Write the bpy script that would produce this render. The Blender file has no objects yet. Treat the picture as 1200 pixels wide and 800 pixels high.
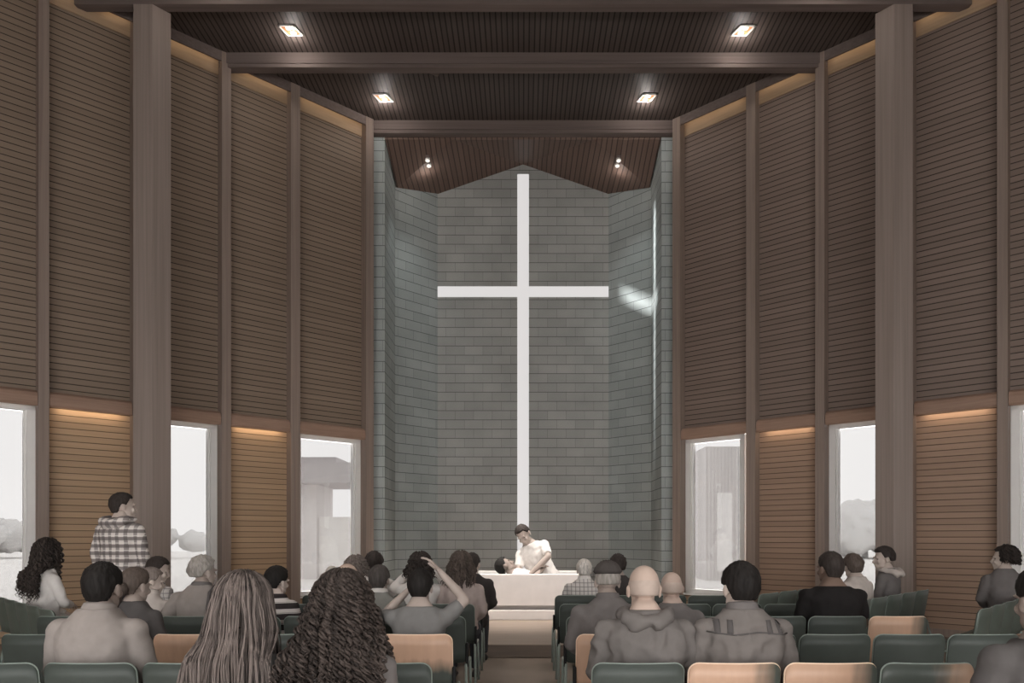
import bpy, bmesh, math, random
from mathutils import Vector, Matrix, noise, Euler
from mathutils.bvhtree import BVHTree
BV = [None]
random.seed(7)
S = bpy.context.scene
COL = S.collection
PI = math.pi
# ---------------------------------------------------------------- camera, world, exposure
F = 850.0; CX = 613.0; CY = 630.0; EYE = 1.45          # focal length and principal point in pixels of the 1200x800 frame
cd = bpy.data.cameras.new('camera'); cam = bpy.data.objects.new('camera', cd); COL.objects.link(cam)
cd.sensor_width = 36; cd.lens = F / 1200 * 36
cd.shift_x = -(CX - 600) / 1200; cd.shift_y = (CY - 400) / 1200
cd.clip_start = .05; cd.clip_end = 400
cam.location = (0, 0, EYE); cam.rotation_euler = (PI / 2, 0, 0)
S.camera = cam
S.view_settings.view_transform = 'Standard'; S.view_settings.look = 'None'
S.view_settings.exposure = 0.0; S.view_settings.gamma = 1; S.view_settings.use_curve_mapping = False
W = bpy.data.worlds.new('overcast_sky'); S.world = W; W.use_nodes = True
wn = W.node_tree.nodes; wl = W.node_tree.links
bg = wn['Background']
tc = wn.new('ShaderNodeTexCoord'); nz = wn.new('ShaderNodeTexNoise'); nz.inputs['Scale'].default_value = 2.2
cr = wn.new('ShaderNodeValToRGB'); cr.color_ramp.elements[0].position = .3; cr.color_ramp.elements[1].position = .7
cr.color_ramp.elements[0].color = (.84, .82, .81, 1); cr.color_ramp.elements[1].color = (.93, .915, .90, 1)
wl.new(tc.outputs['Generated'], nz.inputs['Vector']); wl.new(nz.outputs['Fac'], cr.inputs['Fac']); wl.new(cr.outputs['Color'], bg.inputs['Color'])
bg.inputs['Strength'].default_value = 6.2
LED_HEADER = 11.0; LED_COVE = 2.4; CROSS = .80; SPOT_W = 7.0; BEAM_W = 2600.0; DOWN_W = 420.0; NICHE_W = 45.0

# ---------------------------------------------------------------- helpers
def link(o, parent=None):
    COL.objects.link(o)
    if parent: o.parent = parent
    return o
class MB:
    def __init__(s): s.v = []; s.f = []; s.uv = []
    def add(s, vs, fs, uvs=None):
        b = len(s.v); s.v += [tuple(v) for v in vs]
        for i, f in enumerate(fs):
            s.f.append([b + k for k in f]); s.uv.append(uvs[i] if uvs else None)
    def box(s, a, b, M=None, uvf=None):
        (x0, y0, z0), (x1, y1, z1) = a, b
        vs = [Vector(p) for p in ((x0,y0,z0),(x1,y0,z0),(x1,y1,z0),(x0,y1,z0),(x0,y0,z1),(x1,y0,z1),(x1,y1,z1),(x0,y1,z1))]
        fs = [(0,3,2,1),(4,5,6,7),(0,1,5,4),(1,2,6,5),(2,3,7,6),(3,0,4,7)]
        uv = []
        for f in fs:
            l = []
            for k in f:
                p = vs[k]; l.append(uvf(p) if uvf else (p.x + p.y, p.z))
            uv.append(l)
        if M: vs = [M @ v if isinstance(M, Matrix) else M(v) for v in vs]
        s.add(vs, fs, uv)
    def prism(s, prof, fn, t0, t1):                    # prof: list of (h, z); extruded from t0 to t1, fn maps (t, h, z)
        n = len(prof)
        vs = [fn(t0, h, z) for h, z in prof] + [fn(t1, h, z) for h, z in prof]
        fs = [tuple(range(n)), tuple(range(2 * n - 1, n - 1, -1))]
        uv = [[(h, z) for h, z in prof], [(h, z) for h, z in reversed(prof)]]
        for i in range(n):
            j = (i + 1) % n
            fs.append((i, n + i, n + j, j)); a, b = prof[i], prof[j]
            uv.append([(t0, a[1] + a[0]), (t1, a[1] + a[0]), (t1, b[1] + b[0]), (t0, b[1] + b[0])])
        s.add(vs, fs, uv)
    def tube(s, pts, rad, n=8, caps=True):
        pts = [Vector(p) for p in pts]
        if not isinstance(rad, (list, tuple)): rad = [rad] * len(pts)
        rings = []; up = None
        for i, p in enumerate(pts):
            d = (pts[min(i + 1, len(pts) - 1)] - pts[max(i - 1, 0)])
            if d.length < 1e-9: d = Vector((0, 0, 1))
            d.normalize()
            if up is None: up = Vector((0, 0, 1)) if abs(d.z) < .9 else Vector((0, 1, 0))
            u = d.cross(up)
            if u.length < 1e-6: u = d.orthogonal()
            u.normalize(); w = u.cross(d).normalized(); up = w
            rings.append([p + (u * math.cos(2*PI*k/n) + w * math.sin(2*PI*k/n)) * rad[i] for k in range(n)])
        s.loft(rings, caps)
    def loft(s, rings, caps=True):
        n = len(rings[0]); vs = [v for r in rings for v in r]; fs = []
        for i in range(len(rings) - 1):
            for k in range(n):
                j = (k + 1) % n
                fs.append((i*n + k, i*n + j, (i+1)*n + j, (i+1)*n + k))
        if caps:
            fs.append(tuple(range(n - 1, -1, -1))); fs.append(tuple(range((len(rings)-1)*n, len(rings)*n)))
        s.add(vs, fs)
    def ball(s, c, r, nu=14, nv=9, M=None):
        c = Vector(c)
        if not isinstance(r, (list, tuple)): r = (r, r, r)
        rings = []
        for i in range(nv + 1):
            th = PI * (.02 + .96 * i / nv)
            ring = []
            for k in range(nu):
                ph = 2 * PI * k / nu
                p = Vector((r[0]*math.sin(th)*math.cos(ph), r[1]*math.sin(th)*math.sin(ph), -r[2]*math.cos(th)))
                if M: p = M @ p
                ring.append(c + p)
            rings.append(ring)
        s.loft(rings)
    def mesh(s, name, smooth=False):
        me = bpy.data.meshes.new(name); me.from_pydata(s.v, [], s.f)
        if any(u is not None for u in s.uv):
            l = me.uv_layers.new(name='UVMap'); i = 0
            for f, u in zip(s.f, s.uv):
                for k in range(len(f)):
                    l.data[i].uv = u[k] if u else (0, 0); i += 1
        bm = bmesh.new(); bm.from_mesh(me); bmesh.ops.recalc_face_normals(bm, faces=bm.faces)
        bm.to_mesh(me); bm.free()
        if smooth:
            for p in me.polygons: p.use_smooth = True
        return me
    def build(s, name, mat, parent=None, smooth=False, bevel=0):
        me = s.mesh(name, smooth)
        if mat: me.materials.append(mat)
        o = link(bpy.data.objects.new(name, me), parent)
        if bevel:
            m = o.modifiers.new('bevel', 'BEVEL'); m.width = bevel; m.segments = 2; m.limit_method = 'ANGLE'
        return o
def tag(o, label, cat, group=None, kind=None):
    o['label'] = label; o['category'] = cat
    if group: o['group'] = group
    if kind: o['kind'] = kind
    return o
def thing(name, label, cat, loc=(0,0,0), rz=0, group=None):
    o = bpy.data.objects.new(name, None); o.empty_display_size = .1; link(o)
    o.location = loc; o.rotation_euler = (0, 0, rz)
    return tag(o, label, cat, group)
def struct(o): o['kind'] = 'structure'; return o

# ---------------------------------------------------------------- materials
def nmat(name):
    m = bpy.data.materials.new(name); m.use_nodes = True
    nt = m.node_tree; return m, nt, nt.nodes['Principled BSDF']
def N(nt, t, **kw):
    n = nt.nodes.new('ShaderNode' + t)
    for k, v in kw.items():
        if k in n.inputs: n.inputs[k].default_value = v
        else: setattr(n, k, v)
    return n
def L(nt, a, b): nt.links.new(a, b)
def math_(nt, op, a, b=None, c=None):
    n = nt.nodes.new('ShaderNodeMath'); n.operation = op
    for i, x in enumerate((a, b, c)):
        if x is None: continue
        if isinstance(x, (int, float)): n.inputs[i].default_value = x
        else: nt.links.new(x, n.inputs[i])
    return n.outputs[0]
def mix(nt, fac, a, b):
    n = nt.nodes.new('ShaderNodeMix'); n.data_type = 'RGBA'
    for i, x in ((0, fac), (6, a), (7, b)):
        if isinstance(x, (int, float)): n.inputs[i].default_value = x
        elif isinstance(x, (tuple, list)): n.inputs[i].default_value = tuple(x[:3]) + (1,)
        else: nt.links.new(x, n.inputs[i])
    return n.outputs[2]
def shade(c, k): return tuple(x * k for x in c)
def m_plain(name, c, rough=.7, var=.12, scale=6, stretch=(1,1,1), spec=.3, bump=0, metal=0):
    m, nt, p = nmat(name)
    co = N(nt, 'TexCoord'); mp = N(nt, 'Mapping'); mp.inputs['Scale'].default_value = stretch
    nz = N(nt, 'TexNoise', Scale=scale, Detail=4.0)
    L(nt, co.outputs['Object'], mp.inputs[0]); L(nt, mp.outputs[0], nz.inputs['Vector'])
    f = math_(nt, 'MULTIPLY_ADD', nz.outputs['Fac'], 2.0, -.5)
    f = nt.nodes[-1]; f.use_clamp = True
    L(nt, mix(nt, f.outputs[0], shade(c, 1 - var), shade(c, 1 + var)), p.inputs['Base Color'])
    p.inputs['Roughness'].default_value = rough; p.inputs['Specular IOR Level'].default_value = spec; p.inputs['Metallic'].default_value = metal
    if bump:
        b = N(nt, 'Bump', Strength=bump, Distance=.01); L(nt, nz.outputs['Fac'], b.inputs['Height']); L(nt, b.outputs[0], p.inputs['Normal'])
    return m
def m_boards(name, c, pitch, gap, axis='v', rough=.55, var=.08, gapc=.3, grain=.07):
    m, nt, p = nmat(name)
    co = N(nt, 'TexCoord'); sp = N(nt, 'SeparateXYZ'); L(nt, co.outputs['UV'], sp.inputs[0])
    a, b = (sp.outputs[1], sp.outputs[0]) if axis == 'v' else (sp.outputs[0], sp.outputs[1])
    q = math_(nt, 'DIVIDE', a, pitch)
    fr = math_(nt, 'FRACT', q); fl = math_(nt, 'FLOOR', q)
    g = math_(nt, 'LESS_THAN', fr, gap / pitch)
    wnz = N(nt, 'TexWhiteNoise'); wnz.noise_dimensions = '1D'; L(nt, fl, wnz.inputs['W'])
    # long grain
    cb = N(nt, 'CombineXYZ'); L(nt, math_(nt, 'MULTIPLY', b, 1.3), cb.inputs[0]); L(nt, math_(nt, 'MULTIPLY', a, 40.0), cb.inputs[1]); L(nt, math_(nt, 'MULTIPLY', wnz.outputs[0], 30.0), cb.inputs[2])
    nz = N(nt, 'TexNoise', Scale=1.0, Detail=5.0); L(nt, cb.outputs[0], nz.inputs['Vector'])
    v = math_(nt, 'MULTIPLY_ADD', wnz.outputs[0], 2 * var, 1 - var)
    v2 = math_(nt, 'MULTIPLY_ADD', nz.outputs['Fac'], 4 * grain, 1 - 2 * grain)
    v = math_(nt, 'MULTIPLY', v, v2)
    vm = N(nt, 'VectorMath', operation='SCALE'); vm.inputs[0].default_value = c[:3]; L(nt, v, vm.inputs['Scale'])
    L(nt, mix(nt, g, vm.outputs[0], shade(c, gapc)), p.inputs['Base Color'])
    p.inputs['Roughness'].default_value = rough; p.inputs['Specular IOR Level'].default_value = .25
    bp = N(nt, 'Bump', Strength=.6, Distance=.012); bp.invert = True; L(nt, g, bp.inputs['Height']); L(nt, bp.outputs[0], p.inputs['Normal'])
    return m
def m_block(name, c):
    m, nt, p = nmat(name)
    co = N(nt, 'TexCoord'); mp = N(nt, 'Mapping'); L(nt, co.outputs['UV'], mp.inputs[0])
    br = N(nt, 'TexBrick', Scale=1.0); br.inputs['Brick Width'].default_value = .4; br.inputs['Row Height'].default_value = .2
    br.inputs['Mortar Size'].default_value = .0035; br.inputs['Mortar Smooth'].default_value = .1; br.inputs['Bias'].default_value = -.1
    br.inputs['Color1'].default_value = shade(c, .93) + (1,); br.inputs['Color2'].default_value = shade(c, 1.07) + (1,)
    br.inputs['Mortar'].default_value = shade(c, .52) + (1,)
    L(nt, mp.outputs[0], br.inputs['Vector'])
    sp = N(nt, 'SeparateXYZ'); L(nt, co.outputs['UV'], sp.inputs[0])
    fr = math_(nt, 'FRACT', math_(nt, 'DIVIDE', sp.outputs[1], .2))
    bed = math_(nt, 'MAXIMUM', math_(nt, 'LESS_THAN', fr, .045), math_(nt, 'GREATER_THAN', fr, .985))
    n1 = N(nt, 'TexNoise', Scale=1.1, Detail=3.0); L(nt, co.outputs['UV'], n1.inputs['Vector'])
    n2 = N(nt, 'TexNoise', Scale=45.0, Detail=4.0); L(nt, co.outputs['UV'], n2.inputs['Vector'])
    v = math_(nt, 'MULTIPLY', math_(nt, 'MULTIPLY_ADD', n1.outputs['Fac'], .5, .75), math_(nt, 'MULTIPLY_ADD', n2.outputs['Fac'], .24, .88))
    vm = N(nt, 'VectorMath', operation='SCALE'); L(nt, br.outputs['Color'], vm.inputs[0]); L(nt, v, vm.inputs['Scale'])
    L(nt, mix(nt, bed, vm.outputs[0], shade(c, .33)), p.inputs['Base Color'])
    p.inputs['Roughness'].default_value = .8; p.inputs['Specular IOR Level'].default_value = .2
    bp = N(nt, 'Bump', Strength=.5, Distance=.01); bp.invert = True; L(nt, bed, bp.inputs['Height']); L(nt, bp.outputs[0], p.inputs['Normal'])
    return m
def m_emit(name, c, st):
    m, nt, p = nmat(name)
    p.inputs['Base Color'].default_value = shade(c, .1) + (1,); p.inputs['Emission Color'].default_value = c + (1,); p.inputs['Emission Strength'].default_value = st
    return m
def m_bands(name, spec, base, rough=.8):
    """woven stripes: spec = list of (axis, period, width, offset, colour, opacity) over a base colour"""
    m, nt, p = nmat(name)
    co = N(nt, 'TexCoord'); sp = N(nt, 'SeparateXYZ'); L(nt, co.outputs['Object'], sp.inputs[0])
    c = None
    for ax, per, wd, off, colr, op in spec:
        fr = math_(nt, 'FRACT', math_(nt, 'DIVIDE', math_(nt, 'ADD', sp.outputs[ax], off), per))
        k = math_(nt, 'MULTIPLY', math_(nt, 'LESS_THAN', fr, wd), op)
        c = mix(nt, k, c if c is not None else base, colr)
    L(nt, c, p.inputs['Base Color']); p.inputs['Roughness'].default_value = rough; p.inputs['Specular IOR Level'].default_value = .2
    return m
def m_hair(name, c, var=.35, rough=.5):
    m, nt, p = nmat(name)
    g = N(nt, 'NewGeometry'); co = N(nt, 'TexCoord'); mp = N(nt, 'Mapping'); mp.inputs['Scale'].default_value = (60, 60, 9)
    L(nt, co.outputs['Object'], mp.inputs[0]); nz = N(nt, 'TexNoise', Scale=1.0, Detail=3.0); L(nt, mp.outputs[0], nz.inputs['Vector'])
    v = math_(nt, 'ADD', math_(nt, 'MULTIPLY', g.outputs['Random Per Island'], var), math_(nt, 'MULTIPLY_ADD', nz.outputs['Fac'], 1.6, .2 - var / 2))
    vm = N(nt, 'VectorMath', operation='SCALE'); vm.inputs[0].default_value = c; L(nt, v, vm.inputs['Scale'])
    L(nt, vm.outputs[0], p.inputs['Base Color']); p.inputs['Roughness'].default_value = .65; p.inputs['Specular IOR Level'].default_value = .18
    return m

SID_L = m_boards('siding_wood_shaded_left', (.28, .212, .160), .091, .013, gapc=.2)  # both upper sidings greyed: shade of the wall top put into colour
SID_R = m_boards('siding_wood_shaded_right', (.25, .19, .158), .091, .013, gapc=.2)
LOW_L = m_boards('siding_wood_lit_left', (.47, .322, .205), .091, .011)  # both lower sidings warmer: warm light put into the colour
LOW_R = m_boards('siding_wood_lit_right', (.385, .262, .19), .091, .011)
CEIL = m_boards('ceiling_slats', (.105, .083, .074), .085, .022, axis='u', gapc=.3)
SOFF = m_boards('soffit_slats', (.20, .135, .11), .10, .02, axis='u', gapc=.4)
POST = m_plain('post_wood', (.29, .225, .19), .55, .16, 1.0, (26, 26, .5), .3)
COLM = m_plain('column_wood', (.31, .25, .22), .5, .14, 1.0, (30, 30, .4), .3)
BEAM = m_plain('beam_wood', (.18, .142, .128), .8, .16, 1.0, (.5, 22, 26), .3)
BAND = m_plain('pale_cove_board', (.42, .30, .20), .6, .1, 1.0, (2, 2, 30))
HEADW = m_plain('header_wood', (.36, .235, .175), .5, .14, 1.0, (2, 2, 45))
BLOCK = m_block('concrete_block', (.41, .415, .395))
BLOCKS = m_block('concrete_block_side', (.40, .435, .425))
FLOOR = m_plain('floor_screed', (.24, .19, .155), .6, .1, 2.0)
DECK = m_plain('platform_oak', (.235, .185, .15), .55, .14, 1.0, (2, 18, 18))
CONC = m_plain('pale_cast_stone', (.84, .79, .765), .75, .05, 5, bump=.1)
WFR = m_plain('white_painted_frame', (.9, .885, .86), .5, .02)
WHITE_IN = m_plain('white_lamp_trim', (.8, .78, .75), .5, .03)
BROWN_IN = m_plain('lamp_reflector_copper', (.42, .2, .09), .4, .1)
CROSSM = m_emit('backlit_cross_glass', (.86, .83, .82), CROSS)
LEDM = m_emit('led_header', (1.0, .80, .56), LED_HEADER)
LEDC = m_emit('led_cove', (1.0, .78, .52), LED_COVE)
BULB = m_emit('lamp_bulb', (1.0, .93, .84), 1.3)
def m_glass():
    m, nt, p = nmat('window_glass')
    out = nt.nodes['Material Output']
    tr = N(nt, 'BsdfTransparent'); tr.inputs[0].default_value = (.41, .41, .41, 1); gl = N(nt, 'BsdfGlossy', Roughness=.03)
    fr = N(nt, 'Fresnel', IOR=1.45); ms = N(nt, 'MixShader')
    L(nt, fr.outputs[0], ms.inputs[0]); L(nt, tr.outputs[0], ms.inputs[1]); L(nt, gl.outputs[0], ms.inputs[2]); L(nt, ms.outputs[0], out.inputs[0])
    return m
GLASS = m_glass()
# ---------------------------------------------------------------- setting: plan of the splayed walls
SW = 17.55
EX, EY = (438 - CX) * SW / (CX + 907 - 438), F * SW / (CX + 907 - 438)   # where the left wall meets the niche
DX, DY = -.7297, -.6838                                  # along the left wall towards the entrance
NX, NY = .6838, -.7297                                   # into the room
def wall_fn(sg):
    def fn(t, h, z): return Vector((-sg * (EX + DX*t + NX*h), EY + DY*t + NY*h, z)) if sg > 0 else Vector((EX + DX*t + NX*h, EY + DY*t + NY*h, z))
    return fn
def t_px(x, h):
    r = (x - CX) / F
    return (r * (EY + NY*h) - (EX + NX*h)) / (DX - r * DY)
PP = .17                                                 # post projection
posts = [(t_px(438, PP), t_px(429, PP)), (t_px(352, PP), t_px(341, PP)), (t_px(271, PP), t_px(260, PP)), (t_px(168, PP), t_px(156, PP)), (t_px(58, PP), t_px(45, PP))]
stp = posts[4][0] - posts[3][0]
posts.append((posts[4][0] + stp, posts[4][1] + stp)); posts.append((posts[5][0] + stp, posts[5][1] + stp))
TEND = posts[-1][1]
ZH0, ZH1, ZCEIL, ZBEAM = 3.27, 3.50, 9.29, 9.06
SILL = .42
trim_n = 0
def trim(mb, mat, bevel=.006):
    global trim_n
    trim_n += 1
    return struct(mb.build('trim_%d' % trim_n, mat, None, False, bevel))
win_n = 0
for sg, side, sid in ((-1, 'left', SID_L), (1, 'right', SID_R)):
    fn = wall_fn(sg)
    uvf = lambda p: (p.x, p.z) if True else None
    def slab(mb, t0, t1, z0, z1, h0=-.16, h1=0):
        mb.box((t0, h0, z0), (t1, h1, z1), lambda v: fn(v.x, v.y, v.z), lambda p: (p.x + p.y, p.z))
    wall = MB()
    slab(wall, 0, TEND, ZH0 + .1, ZCEIL + .1)
    struct(wall.build('wall_' + side, sid)); wall = MB()
    for i in range(len(posts) - 1):
        t0, t1 = posts[i][1] - .09, posts[i+1][0] + .09
        if i % 2 == 1: slab(wall, t0, t1, 0, ZH0 + .1)
        else:
            slab(wall, t0, t1, 0, SILL)
            if i == 0 and sg > 0: slab(wall, t1 - .17, t1, SILL, ZH0 + .1)
    struct(wall.build('wall_' + side + '_lower', LOW_L if sg < 0 else LOW_R))
    bb = MB(); 
    for i in range(len(posts) - 1):
        if i % 2 == 1: slab(bb, posts[i][1], posts[i+1][0], 0, .11, 0, .02)
    struct(bb.build('baseboard_' + side, POST))
    for i, (a, b) in enumerate(posts):
        m = MB(); m.box((a, -.2, 0), (b, PP, ZCEIL), lambda v: fn(v.x, v.y, v.z)); trim(m, POST)
    for i in range(len(posts) - 1):
        t0, t1 = posts[i][1], posts[i+1][0]
        # rounded header with a lamp strip tucked under its front lip
        prof = [(0, ZH0 + .035), (.10, ZH0 + .035), (.10, ZH0), (.135, ZH0), (.15, ZH0 + .03), (.15, ZH0 + .13), (.135, ZH0 + .18), (.09, ZH0 + .215), (.03, ZH1), (0, ZH1)]
        m = MB(); m.prism(prof, fn, t0 + .005, t1 - .005); h = trim(m, HEADW, 0)
        if i % 2: m = MB(); m.box((t0 + .12, .07, ZH0 + .02), (t1 - .12, .095, ZH0 + .034), lambda v: fn(v.x, v.y, v.z)); m.build('lamp_strip', LEDM, h)
        # pale board, fascia and cove lamp at the ceiling
        m = MB(); m.box((t0, 0, 8.965), (t1, .02, ZCEIL), lambda v: fn(v.x, v.y, v.z)); trim(m, BAND, 0)
        m = MB(); m.box((t0, .13, 9.13), (t1, .16, ZCEIL), lambda v: fn(v.x, v.y, v.z)); h = trim(m, BEAM, 0)
        m = MB(); m.box((t0 + .05, .10, 9.2), (t1 - .05, .128, 9.23), lambda v: fn(v.x, v.y, v.z)); m.build('lamp_strip', LEDC, h)
        if i % 2 == 0:
            win_n += 1
            w0, w1 = t0 + .002, t1 - .02
            if i == 0 and sg > 0: w1 -= .1
            zt = ZH0 + .02
            m = MB(); fw = .075
            prof_in = [(-.10, 0), (-.02, 0)]
            for (a, b, c, d) in ((w0, w0 + fw + .03, SILL, zt), (w1 - fw, w1, SILL, zt), (w0, w1, zt - fw, zt), (w0, w1, SILL, SILL + fw)):
                m.box((a, -.12, c), (b, -.02, d), lambda v: fn(v.x, v.y, v.z))
            for (a, b, c, d) in ((w0 + fw, w0 + fw + .06, SILL, zt), (w1 - fw - .03, w1 - fw, SILL, zt)):
                m.box((a, -.15, c), (b, -.06, d), lambda v: fn(v.x, v.y, v.z))
            wo = struct(m.build('window_%d' % win_n, WFR, None, False, .004))
            m = MB(); m.box((w0 + fw, -.16, SILL + fw), (w1 - fw, -.152, zt - fw), lambda v: fn(v.x, v.y, v.z)); m.build('pane', GLASS, wo)
            m = MB(); m.box((w0, -.02, SILL - .03), (w1, .06, SILL), lambda v: fn(v.x, v.y, v.z)); m.build('window_sill', WFR, wo)
# floor, ceiling
tE = TEND
pL = wall_fn(-1)(tE, -.16, 0)
m = MB(); BX = abs(pL.x) + .3; yb = -3.5
m.add([(-BX, yb, 0), (BX, yb, 0), (BX, pL.y, 0), (3.4, 16.2, 0), (-3.4, 16.2, 0), (-BX, pL.y, 0)], [(0,1,2,3,4,5)], [[(0,0)]*6])
struct(m.build('floor', FLOOR))
m = MB()
cp = [(-BX, yb), (BX, yb), (BX, pL.y), (-EX + .1, EY + .12), (EX - .1, EY + .12), (-BX, pL.y)]
n = len(cp)
vs = [(x, y, ZCEIL) for x, y in cp] + [(x, y, ZCEIL + .2) for x, y in cp]
fs = [tuple(range(n)), tuple(range(2*n - 1, n - 1, -1))] + [(i, n + i, n + (i+1) % n, (i+1) % n) for i in range(n)]
m.add(vs, fs, [[(x, y) for x, y in cp], [(x, y) for x, y in reversed(cp)]] + [[(0,0)]*4]*n)
struct(m.build('ceiling', CEIL))
# beams: bottom edge stepped by a shadow groove
def beam(Y, half, d=.19):
    m = MB(); m.box((-half, Y, ZBEAM + .06), (half, Y + d, ZCEIL + .01)); m.box((-half, Y + .015, ZBEAM), (half, Y + d - .015, ZBEAM + .06)); return trim(m, BEAM)
def half_at(Y): return -(EX + DX * (EY - Y) / -DY) 
for Y in (13.62, 11.72, 10.33, 8.75, 6.9, 4.6, 2.2): beam(Y, min(half_at(Y) - .12, BX))
m = MB(); m.box((-BX, yb - .2, 3.7), (BX, yb, ZCEIL), None, lambda p: (p.x, p.z)); struct(m.build('wall_rear_light_shield', SID_L))  # unseen upper rear wall, added to keep light off the wall tops
for Yw in (-1,):
    for sgn, side in ((-1, 'rear_left'), (1, 'rear_right')):
        m = MB(); m.box((sgn * BX - .1, yb, 0), (sgn * BX + .1, pL.y, ZCEIL), None, lambda p: (p.y, p.z)); struct(m.build('wall_' + side, SID_L if sgn < 0 else SID_R))
# free-standing columns under the second beam, cut on the skew of the wall
for sg in (-1, 1):
    Y0, Y1 = F / 82.2, F / 82.2 + .2
    fx = lambda x, Y: sg * abs((x - CX)) * Y / F
    pts = [(fx(156, Y0), Y0), (fx(178.5, Y0), Y0), (fx(200.5, Y1), Y1), (fx(178, Y1), Y1)]
    m = MB(); n = 4
    vs = [(x, y, 0) for x, y in pts] + [(x, y, ZBEAM + .0) for x, y in pts]
    m.add(vs, [(0,1,2,3), (7,6,5,4)] + [(i, (i+1) % 4, 4 + (i+1) % 4, 4 + i) for i in range(4)])
    o = thing('wooden_column', 'tall free-standing wooden column in front of the %s wall' % ('left' if sg < 0 else 'right'), 'column', (pts[0][0], Y0, 0))
    c = m.build('shaft', COLM, o, False, .006); c.matrix_parent_inverse = o.matrix_world.inverted() if False else Matrix.Translation((-pts[0][0], -Y0, 0))
    b = MB(); q = [Vector((x, y, 0)) for x, y in pts]; cc = sum(q, Vector()) / 4
    bv = [cc + (p - cc) * 1.12 for p in q]; b.add([(v.x, v.y, 0) for v in bv] + [(v.x, v.y, .09) for v in bv], [(0,1,2,3), (7,6,5,4)] + [(i, (i+1) % 4, 4 + (i+1) % 4, 4 + i) for i in range(4)])
    k = b.build('base_plinth', BEAM, o, False, .006); k.matrix_parent_inverse = Matrix.Translation((-pts[0][0], -Y0, 0))
# niche of concrete block
NF = EY; NXF = 2.63; NR = 14.9; NBX, NBY = 1.85, 15.70
def quad(mb, p, q, z0, z1, u0=0, th=.2, nrm=None):
    p, q = Vector(p + (0,)), Vector(q + (0,)); l = (q - p).length
    d = (q - p) / l; nn = Vector((d.y, -d.x, 0))
    M = lambda v: p + d * v.x + nn * v.y + Vector((0, 0, v.z))
    mb.box((0, -th, z0), (l, 0, z1), M, lambda a: (a.x + u0 + a.y, a.z))
for sg, side in ((-1, 'niche_left'), (1, 'niche_right')):
    m = MB()
    ord_ = (lambda a, b: (a, b)) if sg < 0 else (lambda a, b: (b, a))
    for a, b in (((sg * (-EX + .1), NF), (sg * NXF, NF)), ((sg * NXF, NF + .2), (sg * NXF, NR)), ((sg * NXF, NR), (sg * NBX, NBY))):
        a, b = ord_(a, b); quad(m, a, b, 0, 9.7, .13)
    struct(m.build('wall_' + side, BLOCKS))
m = MB(); sB = F / NBY
CW = .125; az0, az1 = 6.66, 6.89; ctop = EYE + 426 / sB
T = lambda v: v
for x0, x1, z0, z1 in ((-NBX - .1, -CW, 0, az0), (CW, NBX + .1, 0, az0), (-NBX - .1, -CW, az1, 9.9), (CW, NBX + .1, az1, 9.9), (-CW, CW, ctop, 9.9)):
    m.box((x0, NBY, z0), (x1, NBY + .3, z1), None, lambda p: (p.x + .07, p.z))
struct(m.build('wall_back', BLOCK))
m = MB(); m.box((-CW, NBY - .004, .2), (CW, NBY + .2, ctop)); m.box((-NBX, NBY - .004, az0), (-CW, NBY + .2, az1)); m.box((CW, NBY - .004, az0), (NBX, NBY + .2, az1))
tag(m.build('luminous_cross', CROSSM), 'tall glowing white cross set flush in the grey block wall behind the altar', 'cross')
# folded soffit
A = (-2.63, EY + .0, 9.06); B = (-1.35, EY + .0, 9.06); C = (0, NBY, 9.57); D = (-NBX, NBY, 8.93); E_ = (-2.6, NR, 8.68)
mir = lambda p: (-p[0], p[1], p[2])
m = MB()
polys = [[A, B, C, D, E_], [mir(p) for p in (A, B, C, D, E_)], [B, mir(B), C]]
for P_ in polys: 
    m.add(P_, [tuple(range(len(P_)))], [[(p[0], p[1]) for p in P_]])
so = struct(m.build('ceiling_niche', SOFF))
md = so.modifiers.new('thick', 'SOLIDIFY'); md.thickness = .04; md.offset = 1
m = MB(); m.box((-3.2, EY + .01, 9.7), (3.2, NBY + .3, 9.9)); m.box((-3.2, EY + .01, 9.1), (3.2, EY + .05, 9.8)); struct(m.build('ceiling_niche_deck', BEAM))
def edge_trim(pts, r=.025):
    m = MB(); m.tube(pts, r, 6); return trim(m, BEAM, 0)
edge_trim([E_, D, C, mir(D), mir(E_)], .03)
# platform
m = MB(); m.box((-2.3, F / 97, 0), (2.3, NBY - .02, .16), None, lambda p: (p.x, p.y)); struct(m.build('floor_platform', DECK, None, False, .01))

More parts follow.
